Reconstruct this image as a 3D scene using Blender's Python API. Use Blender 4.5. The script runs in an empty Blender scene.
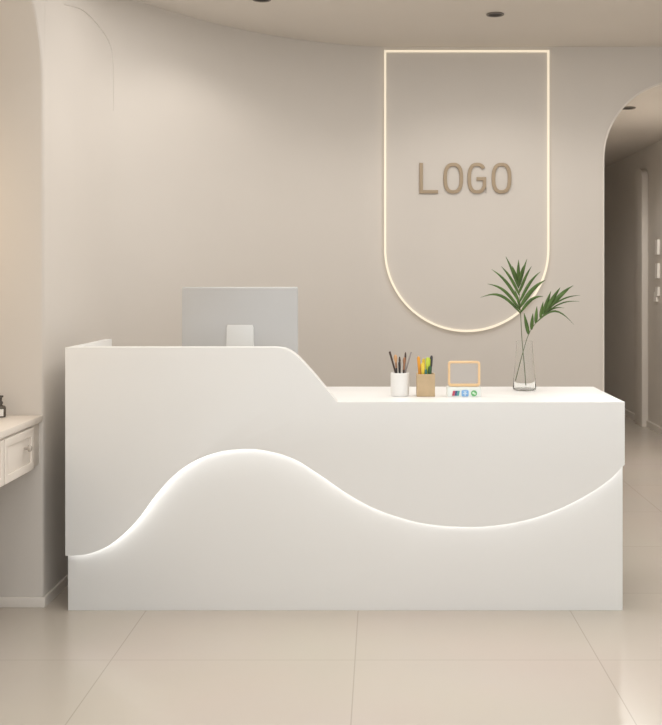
import bpy, bmesh, math, random
from mathutils import Vector, Matrix
random.seed(4)
S = bpy.context.scene
COL = S.collection
F, CX, CY, EYE = 1108.0, 379.0, 281.0, 1.2     # focal length (px), vanishing point, eye height

def at(px, py, Y):
    """point of the room seen at pixel px,py and lying at distance Y"""
    return Vector(((px-CX)/F*Y, Y, EYE-(py-CY)/F*Y))

# ------------------------------------------------------------------ materials
def mat(name, col, rough=.5, metal=0., var=0., scale=6., spec=.5, coat=0., trans=0., ior=1.45, emit=None, estr=0., alpha=1.):
    m = bpy.data.materials.new(name); m.use_nodes = True
    nt = m.node_tree; b = nt.nodes['Principled BSDF']
    b.inputs['Base Color'].default_value = (*col, 1)
    b.inputs['Roughness'].default_value = rough
    b.inputs['Metallic'].default_value = metal
    b.inputs['Specular IOR Level'].default_value = spec
    b.inputs['Coat Weight'].default_value = coat
    b.inputs['Transmission Weight'].default_value = trans
    b.inputs['IOR'].default_value = ior
    b.inputs['Alpha'].default_value = alpha
    if emit:
        b.inputs['Emission Color'].default_value = (*emit, 1)
        b.inputs['Emission Strength'].default_value = estr
    if var > 0:
        tc = nt.nodes.new('ShaderNodeTexCoord'); nz = nt.nodes.new('ShaderNodeTexNoise')
        nz.inputs['Scale'].default_value = scale; nz.inputs['Detail'].default_value = 4
        nt.links.new(tc.outputs['Object'], nz.inputs['Vector'])
        r = nt.nodes.new('ShaderNodeValToRGB')
        r.color_ramp.elements[0].position = .3; r.color_ramp.elements[1].position = .7
        r.color_ramp.elements[0].color = (*[c*(1-var) for c in col], 1)
        r.color_ramp.elements[1].color = (*[min(1, c*(1+var)) for c in col], 1)
        nt.links.new(nz.outputs['Fac'], r.inputs['Fac'])
        nt.links.new(r.outputs['Color'], b.inputs['Base Color'])
    return m

WALL  = mat('wall_paint', (.665, .62, .57), .75, var=.012, scale=2)
CEIL  = mat('ceiling_paint', (.73, .68, .62), .85, var=.01, scale=2)
TRIM  = mat('trim_paint', (.76, .71, .65), .5)
NICHE = mat('niche_paint', (.64, .55, .46), .75, var=.012, scale=2)
WHITE = mat('white_lacquer', (.832, .83, .818), .32, var=.006, scale=3)
TOPW  = mat('white_counter', (.88, .875, .865), .3, var=.006, scale=3)
SILV  = mat('silver_shell', (.54, .535, .53), .45, metal=.15, var=.01)
SILV2 = mat('silver_stand', (.74, .74, .73), .4, metal=.1)
SCREEN= mat('black_glass', (.01, .01, .012), .1)
GOLD  = mat('tan_letter', (.385, .295, .20), .5, metal=.1)
VAN   = mat('cream_lacquer', (.80, .735, .665), .4, var=.01)
KNOB  = mat('brushed_knob', (.50, .45, .40), .4, metal=.3)
CERA  = mat('white_ceramic', (.86, .85, .83), .35)
KRAFT = mat('kraft_board', (.56, .42, .26), .7, var=.06, scale=30)
WOODF = mat('pale_orange_wood', (.86, .60, .34), .5, var=.05, scale=25)
ACRY  = mat('white_acrylic', (.82, .86, .83), .25)
DARKM = mat('dark_recess', (.035, .03, .027), .6)
RING  = mat('downlight_ring', (.20, .175, .15), .5)
LEDW  = mat('white_led', (1, 1, 1), .5, emit=(1, .985, .95), estr=2.2)
LEDY  = mat('warm_led', (.5, .45, .38), .5, emit=(1, .86, .65), estr=.46)
LETW  = mat('pale_letter', (.9, .86, .8), .4)
STEM  = mat('green_stem', (.10, .13, .045), .5)
LEAF  = mat('palm_leaf', (.075, .14, .03), .42, var=.35, scale=22)
CORR  = mat('corridor_paint', (.70, .65, .59), .75, var=.015, scale=2)

def glass(name, tint=(1, 1, 1)):
    m = bpy.data.materials.new(name); m.use_nodes = True
    b = m.node_tree.nodes['Principled BSDF']
    b.inputs['Base Color'].default_value = (*tint, 1)
    b.inputs['Transmission Weight'].default_value = 1
    b.inputs['Roughness'].default_value = .02
    b.inputs['IOR'].default_value = 1.22
    return m
GLASS = glass('clear_glass', (.985, .99, .985))
ACRYL = mat('clear_acrylic', (.8, .8, .83), .1, alpha=.1)

def floor_mat():
    m = mat('floor_tile', (.64, .565, .485), .24)
    nt = m.node_tree; b = nt.nodes['Principled BSDF']
    tc = nt.nodes.new('ShaderNodeTexCoord'); mp = nt.nodes.new('ShaderNodeMapping')
    mp.inputs['Location'].default_value = (.848+.772*4, -3.508+.75*6, 0)
    br = nt.nodes.new('ShaderNodeTexBrick'); br.offset = 0; br.squash = 1
    br.inputs['Scale'].default_value = 1
    br.inputs['Brick Width'].default_value = .772; br.inputs['Row Height'].default_value = .75
    br.inputs['Mortar Size'].default_value = .0021; br.inputs['Mortar Smooth'].default_value = .2
    br.inputs['Color1'].default_value = (.60, .54, .475, 1); br.inputs['Color2'].default_value = (.59, .53, .465, 1)
    br.inputs['Mortar'].default_value = (.48, .425, .365, 1)
    nz = nt.nodes.new('ShaderNodeTexNoise'); nz.inputs['Scale'].default_value = 1.6; nz.inputs['Detail'].default_value = 5
    mx = nt.nodes.new('ShaderNodeMix'); mx.data_type = 'RGBA'; mx.blend_type = 'MULTIPLY'; mx.inputs[0].default_value = .08
    nt.links.new(tc.outputs['Object'], mp.inputs['Vector']); nt.links.new(mp.outputs['Vector'], br.inputs['Vector'])
    nt.links.new(tc.outputs['Object'], nz.inputs['Vector'])
    nt.links.new(br.outputs['Color'], mx.inputs[6]); nt.links.new(nz.outputs['Color'], mx.inputs[7])
    nt.links.new(mx.outputs[2], b.inputs['Base Color'])
    return m
FLOOR = floor_mat()

# ------------------------------------------------------------------ mesh helpers
def link(name, me, m, parent=None, smooth=False, auto=None):
    o = bpy.data.objects.new(name, me); COL.objects.link(o)
    if m: me.materials.clear(); me.materials.append(m)
    if smooth:
        for p in me.polygons: p.use_smooth = True
    if auto is not None:
        for p in me.polygons: p.use_smooth = True
        me.set_sharp_from_angle(angle=math.radians(auto))
    if parent:
        o.parent = parent; o.matrix_parent_inverse = Matrix.Translation(-parent.location)
    return o

def from_bm(name, bm, m, parent=None, smooth=False, auto=None):
    me = bpy.data.meshes.new(name); bm.normal_update(); bm.to_mesh(me); bm.free()
    return link(name, me, m, parent, smooth, auto)

def prism_mesh(loops, a, b, bevel=0., axis='Y', res=2):
    """extrude 2D loops (outer + holes) from a to b. axis Y: loops are (x,z); axis X: loops are (y,z); axis Z: (x,y)"""
    cu = bpy.data.curves.new('c', 'CURVE'); cu.dimensions = '2D'; cu.fill_mode = 'BOTH'
    for lp in loops:
        sp = cu.splines.new('POLY'); sp.points.add(len(lp)-1)
        for p, q in zip(sp.points, lp): p.co = (q[0], q[1], 0, 1)
        sp.use_cyclic_u = True
    h = abs(b-a)/2
    cu.extrude = max(h-bevel, 0); cu.bevel_depth = bevel; cu.bevel_resolution = res; cu.offset = -bevel
    o = bpy.data.objects.new('c', cu); COL.objects.link(o)
    dg = bpy.context.evaluated_depsgraph_get()
    me = bpy.data.meshes.new_from_object(o.evaluated_get(dg))
    bpy.data.objects.remove(o); bpy.data.curves.remove(cu)
    mid = (a+b)/2
    if axis == 'Y':  M = Matrix(((1,0,0,0),(0,0,-1,mid),(0,1,0,0),(0,0,0,1)))
    elif axis == 'X': M = Matrix(((0,0,1,mid),(1,0,0,0),(0,1,0,0),(0,0,0,1)))
    else:            M = Matrix.Translation((0,0,mid))
    me.transform(M)
    bm = bmesh.new(); bm.from_mesh(me)
    bmesh.ops.remove_doubles(bm, verts=bm.verts, dist=1e-5)
    bmesh.ops.recalc_face_normals(bm, faces=bm.faces)
    bm.to_mesh(me); bm.free()
    return me

def prism(name, loops, a, b, m, parent=None, bevel=0., axis='Y', auto=40):
    return link(name, prism_mesh(loops, a, b, bevel, axis), m, parent, auto=auto)

def box_bm(bm, x0, x1, y0, y1, z0, z1, bevel=0., seg=2):
    t = bmesh.new(); bmesh.ops.create_cube(t, size=1)
    for v in t.verts:
        v.co = Vector(((x0+x1)/2+v.co.x*(x1-x0), (y0+y1)/2+v.co.y*(y1-y0), (z0+z1)/2+v.co.z*(z1-z0)))
    if bevel > 0:
        bmesh.ops.bevel(t, geom=t.edges[:], offset=bevel, segments=seg, profile=.5, affect='EDGES')
    me = bpy.data.meshes.new('t'); t.to_mesh(me); t.free(); bm.from_mesh(me); bpy.data.meshes.remove(me)

def box(name, x0, x1, y0, y1, z0, z1, m, parent=None, bevel=0., seg=2):
    bm = bmesh.new(); box_bm(bm, x0, x1, y0, y1, z0, z1, bevel, seg)
    return from_bm(name, bm, m, parent, auto=40)

def lathe_bm(bm, prof, c, n=32, M=None):
    """profile (r,z) revolved about vertical axis through c; r=0 ends close the shape"""
    rings = []
    for r, z in prof:
        if r < 1e-6:
            rings.append([bm.verts.new(Vector((0, 0, z)))])
        else:
            rings.append([bm.verts.new(Vector((r*math.cos(2*math.pi*i/n), r*math.sin(2*math.pi*i/n), z))) for i in range(n)])
    for A, B in zip(rings, rings[1:]):
        for i in range(n):
            j = (i+1) % n
            if len(A) == 1 and len(B) == 1: continue
            if len(A) == 1: bm.faces.new((A[0], B[j], B[i]))
            elif len(B) == 1: bm.faces.new((A[i], A[j], B[0]))
            else: bm.faces.new((A[i], A[j], B[j], B[i]))
    vs = [v for R in rings for v in R]
    T = Matrix.Translation(c) @ (M if M else Matrix.Identity(4))
    bmesh.ops.transform(bm, matrix=T, verts=vs)
    bmesh.ops.recalc_face_normals(bm, faces=bm.faces)

def lathe(name, prof, c, m, parent=None, n=32, auto=40, M=None):
    bm = bmesh.new(); lathe_bm(bm, prof, Vector(c), n, M)
    return from_bm(name, bm, m, parent, auto=auto)

def tube_bm(bm, pts, rad, n=8, closed=False):
    pts = [Vector(p) for p in pts]; N = len(pts); rings = []
    up = None
    for i, p in enumerate(pts):
        if closed: t = pts[(i+1) % N]-pts[i-1]
        else: t = pts[min(i+1, N-1)]-pts[max(i-1, 0)]
        t.normalize()
        if up is None:
            up = Vector((0, 1, 0)) if abs(t.y) < .9 else Vector((1, 0, 0))
        up = (up-t*up.dot(t)).normalized(); sd = t.cross(up)
        r = rad[i] if isinstance(rad, (list, tuple)) else rad
        rings.append([bm.verts.new(p+(up*math.cos(2*math.pi*k/n)+sd*math.sin(2*math.pi*k/n))*r) for k in range(n)])
    R = list(zip(rings, rings[1:]))
    if closed: R.append((rings[-1], rings[0]))
    for A, B in R:
        for k in range(n): bm.faces.new((A[k], A[(k+1) % n], B[(k+1) % n], B[k]))
    if not closed:
        bm.faces.new(rings[0][::-1]); bm.faces.new(rings[-1])
    bmesh.ops.recalc_face_normals(bm, faces=bm.faces)

def tube(name, pts, rad, m, parent=None, n=8, closed=False):
    bm = bmesh.new(); tube_bm(bm, pts, rad, n, closed)
    return from_bm(name, bm, m, parent, auto=50)

def catmull(P, k=8, closed=False):
    P = [Vector(p) for p in P]; out = []
    N = len(P); rng = range(N if closed else N-1)
    for i in rng:
        if closed: a, b, c, d = P[i-1], P[i], P[(i+1) % N], P[(i+2) % N]
        else:
            b, c = P[i], P[i+1]
            a = P[i-1] if i > 0 else b*2-c
            d = P[i+2] if i+2 < N else c*2-b
        for s in range(k):
            t = s/k
            out.append(.5*((2*b)+(c-a)*t+(2*a-5*b+4*c-d)*t*t+(3*b-a-3*c+d)*t**3))
    if not closed: out.append(P[-1])
    return out

def arc(cx, cy, r, a0, a1, n):
    return [(cx+r*math.cos(math.radians(a0+(a1-a0)*i/n)), cy+r*math.sin(math.radians(a0+(a1-a0)*i/n))) for i in range(n+1)]

def rrect(x0, x1, y0, y1, r, n=6):
    return (arc(x1-r, y1-r, r, 0, 90, n)+arc(x0+r, y1-r, r, 90, 180, n)+arc(x0+r, y0+r, r, 180, 270, n)+arc(x1-r, y0+r, r, 270, 360, n))

def tag(o, label=None, cat=None, group=None, kind=None):
    if label: o['label'] = label
    if cat: o['category'] = cat
    if group: o['group'] = group
    if kind: o['kind'] = kind
    return o

def thing(name, loc, label, cat, group=None):
    o = bpy.data.objects.new(name, None); COL.objects.link(o)
    o.location = loc; o.empty_display_size = .05
    return tag(o, label, cat, group)

def struct(o): o['kind'] = 'structure'; return o

# ------------------------------------------------------------------ room shell
H, Y0 = 2.50, 6.15            # ceiling height, back wall distance
XL, XR = -1.235, 3.0
CZ = 2.31                     # corridor ceiling
struct(box('floor', -2.0, 3.2, .3, 12.2, -.08, 0, FLOOR))

# curved part of the back wall (plan points, wall face)
plan = [Vector((XL+.0004, 4.096, 0)), Vector((XL+.001, 4.45, 0)), Vector((XL+.008, 4.7, 0)), Vector((-1.19, 4.95, 0)), Vector((-1.09, 5.19, 0)), Vector((-.90, 5.50, 0)),
        Vector((-.69, 5.75, 0)), Vector((-.47, 5.94, 0)), Vector((-.27, 6.06, 0)), Vector((-.12, 6.125, 0)), Vector((.01, Y0, 0)), Vector((.25, Y0, 0))]
face = catmull(plan, 8)
def offset(path, d):
    out = []
    for i, p in enumerate(path):
        t = (path[min(i+1, len(path)-1)]-path[max(i-1, 0)]).normalized()
        out.append(p+Vector((-t.y, t.x, 0))*d)
    return out
i_end = max(i for i, p in enumerate(face) if p.x < .009)+1
curve_face = face[:i_end+1]; curve_face[-1] = Vector((.01, Y0, 0))
back = offset(curve_face, .12)
struct(prism('wall_curved', [[(p.x, p.y) for p in curve_face]+[(p.x, p.y) for p in reversed(back)]], 0, H, WALL, axis='Z', auto=30))

# straight back wall with arched doorway
AX, AR, ASP = 1.68, .435, 1.875     # arch centre, radius, springing height
hole = [(AX-AR, -.01)]+[(AX+AR*math.cos(math.radians(180-180*i/40)), ASP+AR*math.sin(math.radians(180-180*i/40))) for i in range(41)]+[(AX+AR, -.01)]
outer = [(.01, 0), (AX-AR, 0)]+hole[1:-1]+[(AX+AR, 0), (XR, 0), (XR, H), (.01, H)]
struct(prism('wall_back', [outer], Y0, Y0+.12, WALL, auto=30))
# slim reveal moulding round the doorway
tin = [(AX-AR+.004, 0)]+[(AX+(AR-.004)*math.cos(math.radians(180-180*i/40)), ASP+(AR-.004)*math.sin(math.radians(180-180*i/40))) for i in range(41)]+[(AX+AR-.004, 0)]
tout = [(AX-AR-.006, 0)]+[(AX+(AR+.006)*math.cos(math.radians(180-180*i/40)), ASP+(AR+.006)*math.sin(math.radians(180-180*i/40))) for i in range(41)]+[(AX+AR+.006, 0)]
struct(prism('trim_1', [tout+tin[::-1]], Y0-.008, Y0+.05, TRIM, auto=30))

# left wall with arched dressing niche
NY0, NY1, NR = 3.18, 4.08, .45
NS = 1.89; NYC = (NY0+NY1)/2
nh = [(NY0, 0)]+[(NYC+NR*math.cos(math.radians(180-180*i/40)), NS+NR*math.sin(math.radians(180-180*i/40))) for i in range(41)]+[(NY1, 0)]
struct(prism('wall_left', [[(.3, 0)]+nh+[(4.45, 0), (4.45, H), (.3, H)]], -1.80, XL, WALL, bevel=.012, axis='X', auto=30))
struct(box('wall_niche', -1.9, -1.80, .3, 4.45, 0, H, WALL))
struct(box('wall_right', XR, XR+.12, .3, Y0+.12, 0, H, WALL))

struct(box('ceiling', -2.0, 3.2, .3, Y0+.12, H, H+.08, CEIL))

# corridor beyond the doorway
struct(box('wall_corridor_right', 2.22, 2.34, Y0+.12, 11.6, 0, CZ, CORR))
struct(box('wall_corridor_left', .75, .87, Y0+.12, 11.6, 0, CZ, CORR))
struct(box('wall_corridor_far', .75, 2.34, 11.6, 11.72, 0, CZ, CORR))
struct(box('ceiling_corridor', .75, 2.34, Y0+.12, 11.72, CZ, CZ+.06, CORR))

# baseboards
BBH = .038
struct(box('baseboard_niche', -1.79, XL+.008, NY1-.012, NY1-.0002, 0, BBH, TRIM, bevel=.002))
def strip_along(name, path, d, z0, z1, m):
    q = offset(path, -d)
    return prism(name, [[(p.x, p.y) for p in path]+[(p.x, p.y) for p in reversed(q)]], z0, z1, m, axis='Z', auto=30)
struct(strip_along('baseboard_left', [Vector((XL, NY1, 0)), Vector((XL, 4.0955, 0))], .008, 0, BBH, TRIM))
struct(strip_along('baseboard_curved', curve_face, .008, 0, BBH, TRIM))
struct(box('baseboard_back', .01, AX-AR-.006, Y0-.008, Y0, 0, BBH, TRIM))
struct(box('baseboard_corridor', 2.203, 2.22, Y0+.13, 11.58, 0, .05, TRIM))

# arched panel moulding on the left wall: half-round bead following the wall
def wall_xy(Yv):
    if Yv <= curve_face[0].y: return XL
    for a, b in zip(curve_face, curve_face[1:]):
        if a.y <= Yv <= b.y: return a.x+(b.x-a.x)*(Yv-a.y)/(b.y-a.y)
    return 0
arch_yz = [(4.28, 2.12), (4.345, 2.285), (4.37, 2.29), (4.45, 2.305), (4.58, 2.325), (4.70, 2.325), (4.80, 2.308), (4.88, 2.283), (4.935, 2.24), (4.955, 2.16), (4.955, 1.96), (4.955, .04)]
seg = catmull([Vector((y, z, 0)) for y, z in arch_yz[1:-1]], 6)
pts = [Vector((wall_xy(p.x)+.001, p.x, p.y)) for p in seg]
struct(tube('trim_2', pts, [.003*min(1, (i+1)/6, (len(pts)-i)/8) for i in range(len(pts))], WALL, n=8))

# slim round-topped pilaster on the corridor wall
pil = [(9.13, 0)]+[(9.26-.13*math.cos(math.pi*i/16), 2.06+.08*math.sin(math.pi*i/16)) for i in range(17)]+[(9.39, 0)]
struct(prism('trim_3', [pil], 2.165, 2.2195, CORR, bevel=.006, axis='X', auto=30))

# ------------------------------------------------------------------ ceiling downlights
def downlight(x, y, z, label, r=.042):
    t = thing('downlight', (x, y, z), label, 'ceiling light', 'recessed ceiling downlights')
    lathe('trim_ring', [(r*.78, 0), (r, -.001), (r*1.04, -.004), (r, -.007), (r*.8, -.006), (r*.78, 0)], (x, y, z-.0001), RING, t, 32)
    lathe('reflector', [(0, -.0015), (r*.45, -.0015), (r*.775, -.004), (r*.775, -.0002), (0, -.0002)], (x, y, z), DARKM, t, 32)
    return t
downlight(.565, 5.39, H, 'round dark recessed downlight in the ceiling above the glowing arch sign')
downlight(-.54, 5.10, H, 'round dark recessed downlight at the top edge of the photo, left of the sign')
downlight(1.59, 7.09, CZ, 'small dark downlight in the corridor ceiling seen through the arched doorway', .05)

# ------------------------------------------------------------------ reception desk
DL, DR, DF, DB = -1.133, .8875, 4.0, 4.585      # left, right, front, back
ZL, ZT, GAP = .763, .960, .036
desk = thing('reception_desk', (-.12, 4.3, 0), 'long white lacquered reception desk with a glowing wave line across its front', 'reception desk')
k = DF/F
def dxz(px, py): return ((px-CX)*k, EYE-(py-CY)*k)
wave_px = [(65.4, 556), (75, 555.8), (88, 554), (101, 549.5), (112.5, 543), (127, 531), (139, 518), (156, 495), (175, 474.6), (194.7, 461), (219, 452), (248, 449),
           (272, 452), (296, 460), (320, 475), (351, 496), (382, 511.5), (423, 523.4), (464.6, 527), (495.6, 525.5), (526.6, 520), (557.6, 509.5), (588.6, 494), (609, 480), (624, 465)]
wave = catmull([Vector((*dxz(*p), 0)) for p in wave_px], 6)
wave[0].x = DL; wave[-1].x = DR
slope_px = [(268, 347.4), (277, 347.6), (285, 348.9), (291.5, 352.2), (298, 357.2), (306.5, 366.2), (314.8, 375.4)]
slope = catmull([Vector((*dxz(*p), 0)) for p in slope_px], 4)
slope = [Vector((p.x, min(p.y, ZT), 0)) for p in slope]
xs = dxz(337.2, 402)[0]
top_out = [(DR, ZL), (xs, ZL)]+[(p.x, p.y) for p in reversed(slope)]+[(DL, ZT)]
TH = .016
prism('upper_panel', [[(p.x, p.y) for p in wave]+top_out], DF, DF+TH, WHITE, desk, bevel=.0013, auto=35)
# backing of the raised section: gives the top edge its depth
inner_top = [(xs-.002, ZL)]+[(p.x, p.y) for p in reversed(slope)]+[(DL+.03, ZT)]
prism('privacy_screen', [inner_top+[(DL+.03, ZL+.0005)]], DF+TH, DF+.075, WHITE, desk, bevel=.002, auto=35)
prism('lower_panel', [[(DL, 0), (DR, 0), (DR, ZL-.021), (DL, ZL-.021)]], DF+GAP, DF+GAP+.02, WHITE, desk, bevel=.001)
prism('countertop', [[(xs-.0015, DF+TH), (DR, DF+TH), (DR, DB), (DL+.03, DB), (DL+.03, DF+.076), (xs-.0015, DF+.076)]], ZL-.020, ZL, TOPW, desk, bevel=.0008, axis='Z')
box('side_panel', DL, DL+.028, DF+TH+.0005, DB, wave[0].y+.01, ZT, WHITE, desk, bevel=.002)
box('side_panel', DL, DL+.028, DF+GAP+.02, DB, 0, wave[0].y+.0095, WHITE, desk, bevel=.001)
box('side_panel', DR-.028, DR, DF+GAP+.02, DB, 0, ZL-.0205, WHITE, desk, bevel=.001)
box('end_return', DR-.028, DR, DF+TH, DF+GAP, wave[-1].y+.008, ZL-.0205, WHITE, desk)
box('divider_panel', -.36, -.335, DF+GAP+.02, DB-.05, 0, ZL-.0205, WHITE, desk)
# light strip tucked behind the wave edge
bm = bmesh.new()
ya, yb = DF+TH+.001, DF+GAP-.001
rows = []
for p in wave:
    xx = min(max(p.x, DL+.004), DR-.004)
    rows.append([bm.verts.new((xx, ya, p.y+.006)), bm.verts.new((xx, yb, p.y+.006)), bm.verts.new((xx, yb, p.y+.009)), bm.verts.new((xx, ya, p.y+.009))])
for A, B in zip(rows, rows[1:]):
    for q in range(4): bm.faces.new((A[q], A[(q+1) % 4], B[(q+1) % 4], B[q]))
bm.faces.new(rows[0][::-1]); bm.faces.new(rows[-1])
bmesh.ops.recalc_face_normals(bm, faces=bm.faces)
tag(from_bm('light_strip', bm, LEDW, desk), 'glowing white wave-shaped light strip')

# ------------------------------------------------------------------ computer monitor (seen from behind)
mon = thing('computer_monitor', (-.537, 4.28, ZL), 'silver grey computer monitor seen from behind over the raised desk end', 'monitor')
prism('back_shell', [rrect(-.761, -.313, .868, 1.177, .008)], 4.275, 4.293, SILV, mon, bevel=.004, auto=35)
prism('screen', [rrect(-.755, -.319, .905, 1.171, .005)], 4.2935, 4.295, SCREEN, mon)
prism('stand_neck', [[(-.592, ZL+.008), (-.478, ZL+.008), (-.4835, 1.02), (-.487, 1.031), (-.583, 1.031), (-.5865, 1.02)]], 4.262, 4.2745, SILV2, mon, bevel=.002)
prism('stand_base', [rrect(-.64, -.43, 4.2, 4.38, .02)], ZL+.0006, ZL+.0076, SILV2, mon, bevel=.002, axis='Z')

# ------------------------------------------------------------------ arched light sign on the back wall
ks = Y0/F
def sxz(px, py): return ((px-CX)*ks, EYE-(py-CY)*ks)
sl, st = sxz(385.2, 51.8); sr, _ = sxz(547.8, 51.8); _, sb = sxz(385, 330.8)
rr = (sr-sl)/2; xc = (sl+sr)/2; zc = sb+rr
def arch_loop(g):
    r = rr+g
    return [(sr+g, st+g), (sl-g, st+g)]+[(xc-r*math.cos(math.pi*i/48), zc-r*math.sin(math.pi*i/48)) for i in range(49)]
sign = thing('arched_sign_panel', (xc, Y0-.02, sb), 'tall wall panel with rounded bottom outlined by a thin warm glowing line', 'light panel')
prism('panel', [arch_loop(-.003)], Y0-.012, Y0-.0005, WALL, sign, auto=30)
prism('light_outline', [arch_loop(.0062), arch_loop(-.0052)], Y0-.022, Y0-.0125, LEDY, sign, auto=30)['label'] = 'thin warm glowing outline'

# LOGO letters
logo = thing('wall_lettering', (sxz(465, 180)[0], Y0-.02, sxz(465, 194)[1]), 'tan raised capital letters reading LOGO on the arched wall panel', 'sign')
ya, yb = Y0-.024, Y0-.0123
def zp(x, y): return sxz(400+x/5.092, 150+y/5.1)       # from the enlarged crop of the letters
prism('letter', [[zp(98, 68), zp(116, 68), zp(116, 206), zp(193, 206), zp(193, 223), zp(98, 223)]], ya, yb, GOLD, logo, bevel=.0012)
def sup(cx, cy, a, b, n=2.6, N=56, t0=0, t1=360):
    o = []
    for i in range(N+1):
        t = math.radians(t0+(t1-t0)*i/N); c, s = math.cos(t), math.sin(t)
        o.append((cx+a*math.copysign(abs(c)**(2/n), c), cy+b*math.copysign(abs(s)**(2/n), s)))
    return o
def letter_o(cx):
    A = [zp(*q) for q in sup(cx, 145.5, 50, 78)[:-1]]; B = [zp(*q) for q in sup(cx, 145.5, 32, 61)[:-1]]
    prism('letter', [A, B], ya, yb, GOLD, logo, bevel=.0012)
letter_o(270)
gc = 391
go = sup(gc, 145.5, 49, 78, N=44, t0=-38, t1=-331)       # upper right terminal, round the left side, to lower right
gi = sup(gc, 145.5, 31, 61, N=44, t0=-42, t1=-331)
G = [zp(*q) for q in go]+[zp(437, 222), zp(437, 140), zp(388, 140), zp(388, 157), zp(420, 157), zp(420, 187)]+[zp(*q) for q in reversed(gi[:-1])]
prism('letter', [G], ya, yb, GOLD, logo, bevel=.0008)
letter_o(515)

# ------------------------------------------------------------------ things on the counter
def cup(name, label, cat, x0, x1, Y, ztop, m, square):
    c = (x0+x1)/2; r = (x1-x0)/2
    t = thing(name, (c, Y, ZL), label, cat)
    if square:
        bm = bmesh.new()
        me1 = prism_mesh([rrect(x0, x1, Y-r, Y+r, .004), rrect(x0+.005, x1-.005, Y-r+.005, Y+r-.005, .003)], ZL+.0005, ztop, .0008, 'Z')
        bm.from_mesh(me1); box_bm(bm, x0+.003, x1-.003, Y-r+.003, Y+r-.003, ZL+.0006, ZL+.005)
        from_bm('holder_body', bm, m, t, auto=40)
    else:
        h = ztop-ZL
        lathe('cup_body', [(0, .0005), (r*.95, .0005), (r, .004), (r, h-.001), (r-.001, h), (r-.003, h), (r-.004, h-.002), (r-.004, .006), (0, .006)], (c, Y, ZL), m, t, 40)
    return c, r
Yc = 4.215
zt = at(0, 372.5, Yc).z
c1, r1 = cup('pen_cup', 'white round cup on the counter filled with dark brushes and pens', 'cup', at(390.6, 0, Yc).x, at(409.2, 0, Yc).x, Yc, zt, CERA, False)
c2, r2 = cup('pencil_holder', 'square tan brown holder on the counter filled with green and yellow markers', 'pen holder', at(416.5, 0, Yc).x, at(434.6, 0, Yc).x, Yc, at(0, 373.5, Yc).z, KRAFT, True)

def M_(n, c, r=.45, metal=0.): return mat(n, c, r, metal)
BRN, TANB, BLK, COP, GRY = M_('dark_brown_handle', (.07, .045, .035)), M_('tan_bristle', (.62, .36, .19), .8), M_('black_handle', (.025, .022, .022), .3), M_('copper_ferrule', (.42, .22, .13), .35, .6), M_('grey_handle', (.34, .31, .30))
ORG, YEL, LIM, GRN, TEA, CHA = M_('orange_plastic', (.80, .36, .05)), M_('yellow_plastic', (.83, .62, .07)), M_('lime_plastic', (.55, .66, .07)), M_('dark_green_plastic', (.035, .10, .045)), M_('teal_plastic', (.05, .19, .17)), M_('charcoal_plastic', (.06, .06, .065))

def stick(name, label, cat, group, b, t, parts):
    """b: foot, t: tip; parts: list of (name, material, [(fraction, radius)...])"""
    b, t = Vector(b), Vector(t)
    o = thing(name, b, label, cat, group)
    L = (t-b).length; q = (t-b).to_track_quat('Z', 'Y').to_matrix().to_4x4()
    for nm, m, pr in parts:
        prof = [(0, pr[0][0]*L)]+[(r, f*L) for f, r in pr]+[(0, pr[-1][0]*L)]
        lathe(nm, prof, b, m, o, 12, 40, q)
    return o
def brush(label, dx, dy, px, py, hm, fm, bm_, fat=.0045):
    b = Vector((c1+dx, Yc+dy, ZL+.0075)); tip = at(px, py, Yc+dy*1.0)
    stick('makeup_brush', label, 'brush', 'brushes in the white cup', b, tip,
          [('handle', hm, [(.0, .0022), (.1, .003), (.66, .0032)]), ('ferrule', fm, [(.66, .0034), (.8, .0036)]), ('bristles', bm_, [(.8, .0034), (.9, fat), (.97, fat*.75), (1, .001)])])
def pen(label, dx, dy, px, py, m, cm, r=.0035):
    b = Vector((c1+dx, Yc+dy, ZL+.0075)); tip = at(px, py, Yc+dy)
    stick('pen', label, 'pen', 'pens in the white cup', b, tip, [('barrel', m, [(0, .001), (.08, r), (.8, r)]), ('cap', cm, [(.8, r*1.12), (.99, r*1.12), (1, r*.8)])])
pen('slim dark brown pen leaning out at the left of the white cup', .006, .010, 389.6, 351.5, BRN, BRN)
brush('brush with a plump tan head at the left in the white cup', -.006, -.004, 395.3, 354.5, BLK, COP, TANB, .0075)
brush('brush with a dark handle and slim brown head, middle of the white cup', -.001, .014, 399.6, 356.5, BLK, BRN, BRN, .004)
brush('brush with a copper brown oval head right of the middle of the white cup', .008, -.008, 404.6, 357, BRN, COP, COP, .006)
pen('slim grey pen leaning out at the right of the white cup', -.002, .004, 411.2, 352, GRY, GRY, .0028)
pen('short black pen standing low at the front of the white cup', .001, -.018, 399.4, 362, BLK, BLK, .0042)
brush('brush with a grey handle and dark slim head at the back of the white cup', .014, .012, 405.6, 352, GRY, GRY, BRN, .0038)

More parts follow.
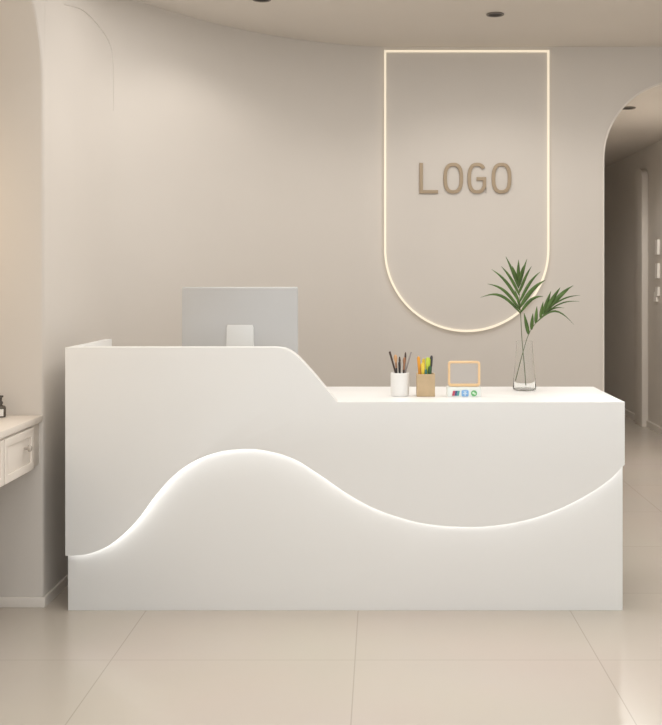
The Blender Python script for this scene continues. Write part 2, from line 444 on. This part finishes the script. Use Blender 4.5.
def marker(label, dx, dy, px, py, m, cm, r=.0055):
    b = Vector((c2+dx, Yc+dy, ZL+.0065)); tip = at(px, py, Yc+dy)
    stick('marker_pen', label, 'marker', 'markers in the brown holder', b, tip, [('barrel', m, [(0, r*.8), (.03, r), (.72, r)]), ('cap', cm, [(.72, r*1.1), (.95, r*1.1), (1, r*.6)])])
marker('orange marker at the left edge of the brown holder', -.017, -.004, 418.4, 356.5, ORG, ORG)
marker('yellow marker at the front left in the brown holder', -.006, -.017, 422.6, 363, YEL, YEL, .0068)
marker('lime green marker in the middle of the brown holder, the tallest bright one', .006, -.002, 428.0, 357.5, LIM, LIM, .0085)
marker('charcoal marker leaning at the right of the brown holder', .013, .012, 431.6, 355.5, CHA, CHA, .005)
marker('dark green marker low at the front right of the brown holder', .012, -.018, 430.0, 366, GRN, GRN, .006)
marker('teal marker at the back of the brown holder behind the yellow one', -.008, .017, 423.6, 358.5, TEA, YEL, .0052)
marker('short dark green marker at the front of the brown holder between yellow and green ones', .003, -.021, 425.8, 369.5, GRN, TEA, .0045)

# payment sign stand
pay = thing('payment_stand', (at(464, 0, 4.18).x, 4.19, ZL), 'small payment sign stand with an open pale orange frame and coloured payment icons', 'sign stand')
bx0, bx1 = at(447.4, 0, 4.17).x, at(481, 0, 4.17).x
bt = at(0, 387.3, 4.17).z
prism('icon_base', [[(4.17, ZL+.0005), (4.236, ZL+.0005), (4.236, bt), (4.172, bt)]], bx0, bx1, ACRY, pay, bevel=.0015, axis='X')
fx0, fx1 = at(448, 0, 4.2).x, at(480.3, 0, 4.2).x; fz1 = at(0, 361, 4.2).z
prism('frame', [rrect(fx0, fx1, bt+.0003, fz1, .012), rrect(fx0+.0085, fx1-.0085, bt+.0105, fz1-.0085, .005)], 4.196, 4.21, WOODF, pay, bevel=.002)
prism('clear_pane', [rrect(fx0+.0075, fx1-.0075, bt+.0095, fz1-.0075, .006)], 4.202, 4.204, ACRYL, pay)
def icon(loops, m, name, d=.0012, lab=None, y=4.1700):
    o = prism(name, loops, y-d, y+.0006, m, pay)
    if lab: o['label'] = lab
def ip(px, py): p = at(px, py, 4.17); return (p.x, p.z)
def ibox(x0, x1, y0, y1, r=.002):
    a, b = ip(x0, y0), ip(x1, y1); return rrect(a[0], b[0], b[1], a[1], r, 4)
def slant(x0, x1, y0, y1, s=1.0): return [ip(x0+s, y0), ip(x1+s, y0), ip(x1, y1), ip(x0, y1)]
PR, PB, PT, PBL, PG, PGL, PBL2 = M_('icon_red', (.55, .09, .14)), M_('icon_navy', (.06, .10, .23)), M_('icon_teal', (.10, .36, .34)), M_('icon_blue', (.22, .45, .78)), M_('icon_green', (.13, .46, .16)), M_('icon_pale_green', (.62, .82, .62)), M_('icon_pale_blue', (.66, .79, .90))
icon([slant(452.0, 454.4, 390.8, 395.8)], PR, 'card_icon', lab='red, navy and teal striped bank card icon')
icon([slant(454.5, 456.6, 390.8, 395.8)], PB, 'card_icon')
icon([slant(456.7, 458.8, 390.8, 395.8)], PT, 'card_icon')
icon([ibox(461.6, 468.6, 390.2, 396.4, .004)], PBL, 'blue_icon', lab='blue rounded square payment icon')
icon([ibox(463.6, 466.6, 391.4, 392.3, .0005)], PBL2, 'icon_mark', .0018)
icon([ibox(463.0, 467.2, 393.2, 394.1, .0005)], PBL2, 'icon_mark', .0018)
icon([ibox(464.6, 465.6, 391.4, 395.6, .0005)], PBL2, 'icon_mark', .0024)
gx, gz = ip(474, 393.3)
icon([arc(gx, gz, .0112, 0, 345, 23)], PG, 'green_icon', lab='round green payment icon')
icon([arc(gx-.0022, gz+.0014, .0046, 0, 340, 17)], PGL, 'icon_mark', .0018)
icon([arc(gx+.0034, gz-.0022, .0036, 0, 340, 17)], PGL, 'icon_mark', .0024)

# glass vase with two palm fronds
Yv = 4.43
vb = at(524.5, 389.5, Yv); vx = vb.x
vh = at(0, 341, Yv).z-ZL
vase = thing('glass_vase', (vx, Yv, ZL), 'clear tapered glass vase on the counter holding two palm fronds', 'vase')
prof = [(0, .0005), (.040, .0005), (.046, .004), (.0465, .012), (.043, .06), (.037, .12), (.0325, vh-.01), (.0335, vh), (.0318, vh+.0005), (.0305, vh-.01), (.035, .12), (.041, .06), (.0442, .012), (.040, .006), (0, .005)]
lathe('vase_body', prof, (vx, Yv, ZL), GLASS, vase, 40, 60)

def leaflet(bm, base, tip, width, bow=0., dy=0., fold=.25):
    """one blade from base to tip (points), bowing upward"""
    base, tip = Vector(base), Vector(tip)
    ax = tip-base; L = ax.length; d = ax.normalized()
    sd = d.cross(Vector((0, -1, 0))).normalized()      # in-plane side
    n = 10; rows = []
    for i in range(n+1):
        t = i/n
        c = base+ax*t+Vector((0, dy*math.sin(t*math.pi), bow*L*math.sin(math.pi*t)))
        w = width*(math.sin(math.pi*min(1, t*.95+.05)**.75)**.8)*(1-.25*t) if t < 1 else .0003
        w = max(w, .0004)
        yy = Vector((0, 1, 0))
        rows.append([bm.verts.new(c-sd*w+yy*w*fold), bm.verts.new(c), bm.verts.new(c+sd*w+yy*w*fold)])
    fs = []
    for A, B in zip(rows, rows[1:]):
        for q in range(2): fs.append(bm.faces.new((A[q], A[q+1], B[q+1], B[q])))
    return fs

def finish_leaves(name, bm, m, parent):
    o = from_bm(name, bm, m, parent, smooth=True)
    md = o.modifiers.new('thick', 'SOLIDIFY'); md.thickness = .0007; md.offset = 0
    return o
def vp(x, y, dy=0.): return at(470+x/4.262, 240+y/4.262, Yv+dy)
def rach(path, y):      # x on the rachis at enlarged-crop height y
    for a, b in zip(path, path[1:]):
        lo, hi = min(a[1], b[1]), max(a[1], b[1])
        if lo <= y <= hi: return a[0]+(b[0]-a[0])*((y-a[1])/(b[1]-a[1]) if b[1] != a[1] else 0)
    return path[-1][0]

fa = thing('palm_frond', (vx+.004, Yv, ZL+.011), 'upright palm frond fanning out from the glass vase, the left of the two', 'palm leaf', 'palm fronds in the glass vase')
pa = [(238, 622), (232, 540), (222, 430), (216, 320), (212, 250), (206, 180), (205, 150)]
pp = catmull([vp(*p, 0.008 if i < 3 else 0) for i, p in enumerate(pa)], 5)
tube('stem', pp, [.0019-.0011*i/(len(pp)-1) for i in range(len(pp))], STEM, fa, 8)
bm = bmesh.new()
for (by, tx, ty, w, bow, dz) in [
    (312, 45, 245, .0085, .20, -.03), (300, 75, 187, .0085, .14, -.02), (270, 92, 125, .0085, .10, .02), (235, 133, 112, .008, .08, -.02),
    (205, 152, 70, .0085, .05, .0), (165, 207, 84, .009, .0, -.01), (200, 243, 80, .0085, .03, .02), (225, 262, 112, .008, .06, -.02),
    (262, 300, 135, .0085, .10, .02), (285, 322, 170, .0125, .10, -.02), (308, 312, 240, .0095, .16, .02), (180, 180, 110, .007, .03, .02), (180, 228, 108, .007, .02, -.015), (290, 190, 210, .007, .04, .03)]:
    leaflet(bm, vp(rach(pa, by), by), vp(tx, ty, dz), w*.8, bow*1.1, 0)
finish_leaves('foliage', bm, LEAF, fa)

fb = thing('palm_frond', (vx-.025, Yv, ZL+.014), 'palm frond leaning to the right out of the glass vase, the lower of the two', 'palm leaf', 'palm fronds in the glass vase')
pb = [(194, 600), (204, 560), (225, 480), (250, 402), (282, 352), (315, 318), (345, 285), (380, 240)]
pq = catmull([vp(*p, -.008 if i < 3 else -.006) for i, p in enumerate(pb)], 5)
tube('stem', pq, [.0018-.0011*i/(len(pq)-1) for i in range(len(pq))], STEM, fb, 8)
bm = bmesh.new()
for (bx, by, tx, ty, w, bow, dz) in [
    (250, 402, 230, 310, .0105, .0, .02), (262, 382, 268, 312, .010, .0, -.02), (280, 355, 285, 282, .0095, .0, .02), (300, 332, 312, 262, .009, .02, -.02),
    (312, 318, 345, 218, .011, .02, .015), (322, 308, 385, 202, .0125, .04, -.01), (335, 296, 440, 194, .0105, .08, .01), (345, 285, 420, 212, .009, .04, -.02),
    (350, 280, 470, 236, .0045, .08, .02), (335, 300, 466, 262, .004, .10, -.02), (315, 318, 402, 290, .0045, .12, .02), (285, 350, 442, 360, .006, .30, -.01), (300, 335, 400, 322, .004, .2, .03)]:
    leaflet(bm, vp(bx, by, -.006), vp(tx, ty, dz), w*.8, bow*1.1)
finish_leaves('foliage', bm, LEAF, fb)

# ------------------------------------------------------------------ dressing table in the niche
VX = -1.238
van = thing('dressing_table', (-1.5, 3.7, .5), 'cream wall-hung dressing table with drawers in the arched niche', 'dressing table')
va0, va1 = NY0+.006, NY1-.0012
box('table_top', -1.795, VX, va0, va1, .682, .706, VAN, van, bevel=.003)
box('carcass', -1.795, VX-.014, va0, va1, .525, .6815, VAN, van, bevel=.002)
def drawer(y0, y1, ky):
    o = box('drawer_front', VX-.0135, VX-.008, y0, y1, .522, .676, VAN, van, bevel=.003)
    prism_o = prism('drawer_frame', [rrect(y0+.002, y1-.002, .524, .674, .003), rrect(y0+.03, y1-.03, .552, .646, .003)], VX-.0085, VX-.002, VAN, o, bevel=.0015, axis='X')
    Mk = Matrix.Rotation(math.radians(90), 4, 'Y')
    kn = lathe('knob', [(0, 0), (.005, 0), (.005, .012), (.011, .016), (.012, .022), (.008, .027), (0, .028)], (VX-.0081, ky, .612), KNOB, o, 20, 40, Mk)
for (a, b, kk) in [(3.672, 3.985, 3.89), (3.35, 3.668, 3.51)]:
    drawer(a, b, kk)
# cosmetic bottle at the picture's left edge
bp = Vector((-1.375, 4.02, .7065))
bot = thing('cosmetic_bottle', bp, 'small dark cosmetic bottle on the dressing table at the left edge', 'bottle')
lathe('bottle_body', [(0, .0002), (.019, .0002), (.021, .003), (.021, .034), (.018, .040), (.008, .044), (.008, .048), (0, .048)], bp, mat('smoky_glass', (.10, .085, .07), .12), bot, 24)
lathe('cap', [(0, .0482), (.011, .0482), (.011, .054), (.007, .058), (.007, .070), (.012, .072), (.012, .078), (0, .079)], bp, mat('dark_cap', (.07, .06, .05), .3), bot, 24)
prism('bottle_highlight', [[(-1.372, .712), (-1.357, .712), (-1.357, .737), (-1.372, .737)]], 3.9975, 4.0045, CERA, bot)  # white plate paints in the highlight on the bottle's right side

# ------------------------------------------------------------------ pale raised characters on the corridor wall
def wall_letter(zc_, bent, label):
    y0 = 8.80; h = .118
    if bent:
        a = [(y0-.05, zc_+h/2), (y0-.04, zc_-.012), (y0, zc_-.02), (y0+.005, zc_-h/2), (y0+.08, zc_-h/2), (y0+.07, zc_+.012), (y0+.03, zc_+.022), (y0+.025, zc_+h/2)]
    else:
        a = [(y0-.035, zc_-h/2), (y0+.04, zc_-h/2), (y0+.03, zc_+h/2), (y0-.045, zc_+h/2)]
    o = prism('wall_letter', [a], 2.20, 2.2195, LETW, axis='X')
    tag(o, label, 'letter', 'raised letters on the corridor wall')
wall_letter(1.469, False, 'topmost of three small pale raised strokes on the corridor wall at the right')
wall_letter(1.281, False, 'middle one of three small pale raised strokes on the corridor wall')
wall_letter(1.095, True, 'lowest of three small pale raised strokes on the corridor wall, with a kink')

# ------------------------------------------------------------------ light
W = bpy.data.worlds.new('World'); S.world = W; W.use_nodes = True
bg = W.node_tree.nodes['Background']; bg.inputs['Color'].default_value = (.93, .975, 1, 1); bg.inputs['Strength'].default_value = 1.02
def lamp(name, kind, loc, energy, col, **kw):
    l = bpy.data.lights.new(name, kind); l.energy = energy; l.color = col
    for a, v in kw.items():
        if a != 'rot': setattr(l, a, v)
    o = bpy.data.objects.new(name, l); COL.objects.link(o); o.location = loc
    if 'rot' in kw: o.rotation_euler = kw['rot']
    return o
WARM = (1, .95, .88)
for i, x in enumerate((-.54, .565, 1.65)):
    lamp('downlight_lamp', 'SPOT', (x, 5.39 if i else 5.10, H-.012), (5, 8.5, 3.5)[i], WARM, spot_size=math.radians(140), spot_blend=.5, shadow_soft_size=.03)
for x in (-.75, .35):
    lamp('downlight_lamp', 'SPOT', (x, 3.85, H-.012), 5, WARM, spot_size=math.radians(120), spot_blend=.6, shadow_soft_size=.05)
for x in (-.75, .45, 1.65):
    lamp('downlight_lamp', 'SPOT', (x, 2.2, H-.012), 8, WARM, spot_size=math.radians(130), spot_blend=.6, shadow_soft_size=.05)
for y in (7.09,): lamp('corridor_lamp', 'SPOT', (1.59, y, CZ-.012), 62, (1, .97, .93), spot_size=math.radians(168), spot_blend=.3, shadow_soft_size=.05)
lamp('added_fill_lamp', 'AREA', (.4, 1.9, H-.02), 17, (1, .985, .96), shape='RECTANGLE', size=3.2, size_y=2.2, rot=(0, 0, 0))  # added soft fill for the desk front; no real ceiling panel
lamp('added_fill_lamp', 'AREA', (.45, 4.45, H-.02), 18.5, (1, .98, .95), shape='RECTANGLE', size=2.6, size_y=.9, rot=(0, 0, 0))  # added fill brightening back wall and countertop, kept out of view
lamp('niche_lamp', 'AREA', (-1.76, 3.6, 1.45), 2.0, (1, .80, .56), shape='RECTANGLE', size=.5, size_y=.9, rot=(0, math.radians(-90), 0))

# ------------------------------------------------------------------ camera
cam = bpy.data.cameras.new('Camera'); co = bpy.data.objects.new('Camera', cam); COL.objects.link(co)
co.location = (0, 0, EYE); co.rotation_euler = (math.radians(90), 0, 0)
cam.sensor_fit = 'HORIZONTAL'; cam.sensor_width = 36; cam.lens = F/662*36
cam.shift_x = -(CX-331)/662; cam.shift_y = -(362.5-CY)/662
S.camera = co
S.view_settings.view_transform = 'Standard'; S.view_settings.look = 'None'
S.view_settings.gamma = 1; S.view_settings.use_curve_mapping = False
S.view_settings.exposure = .55
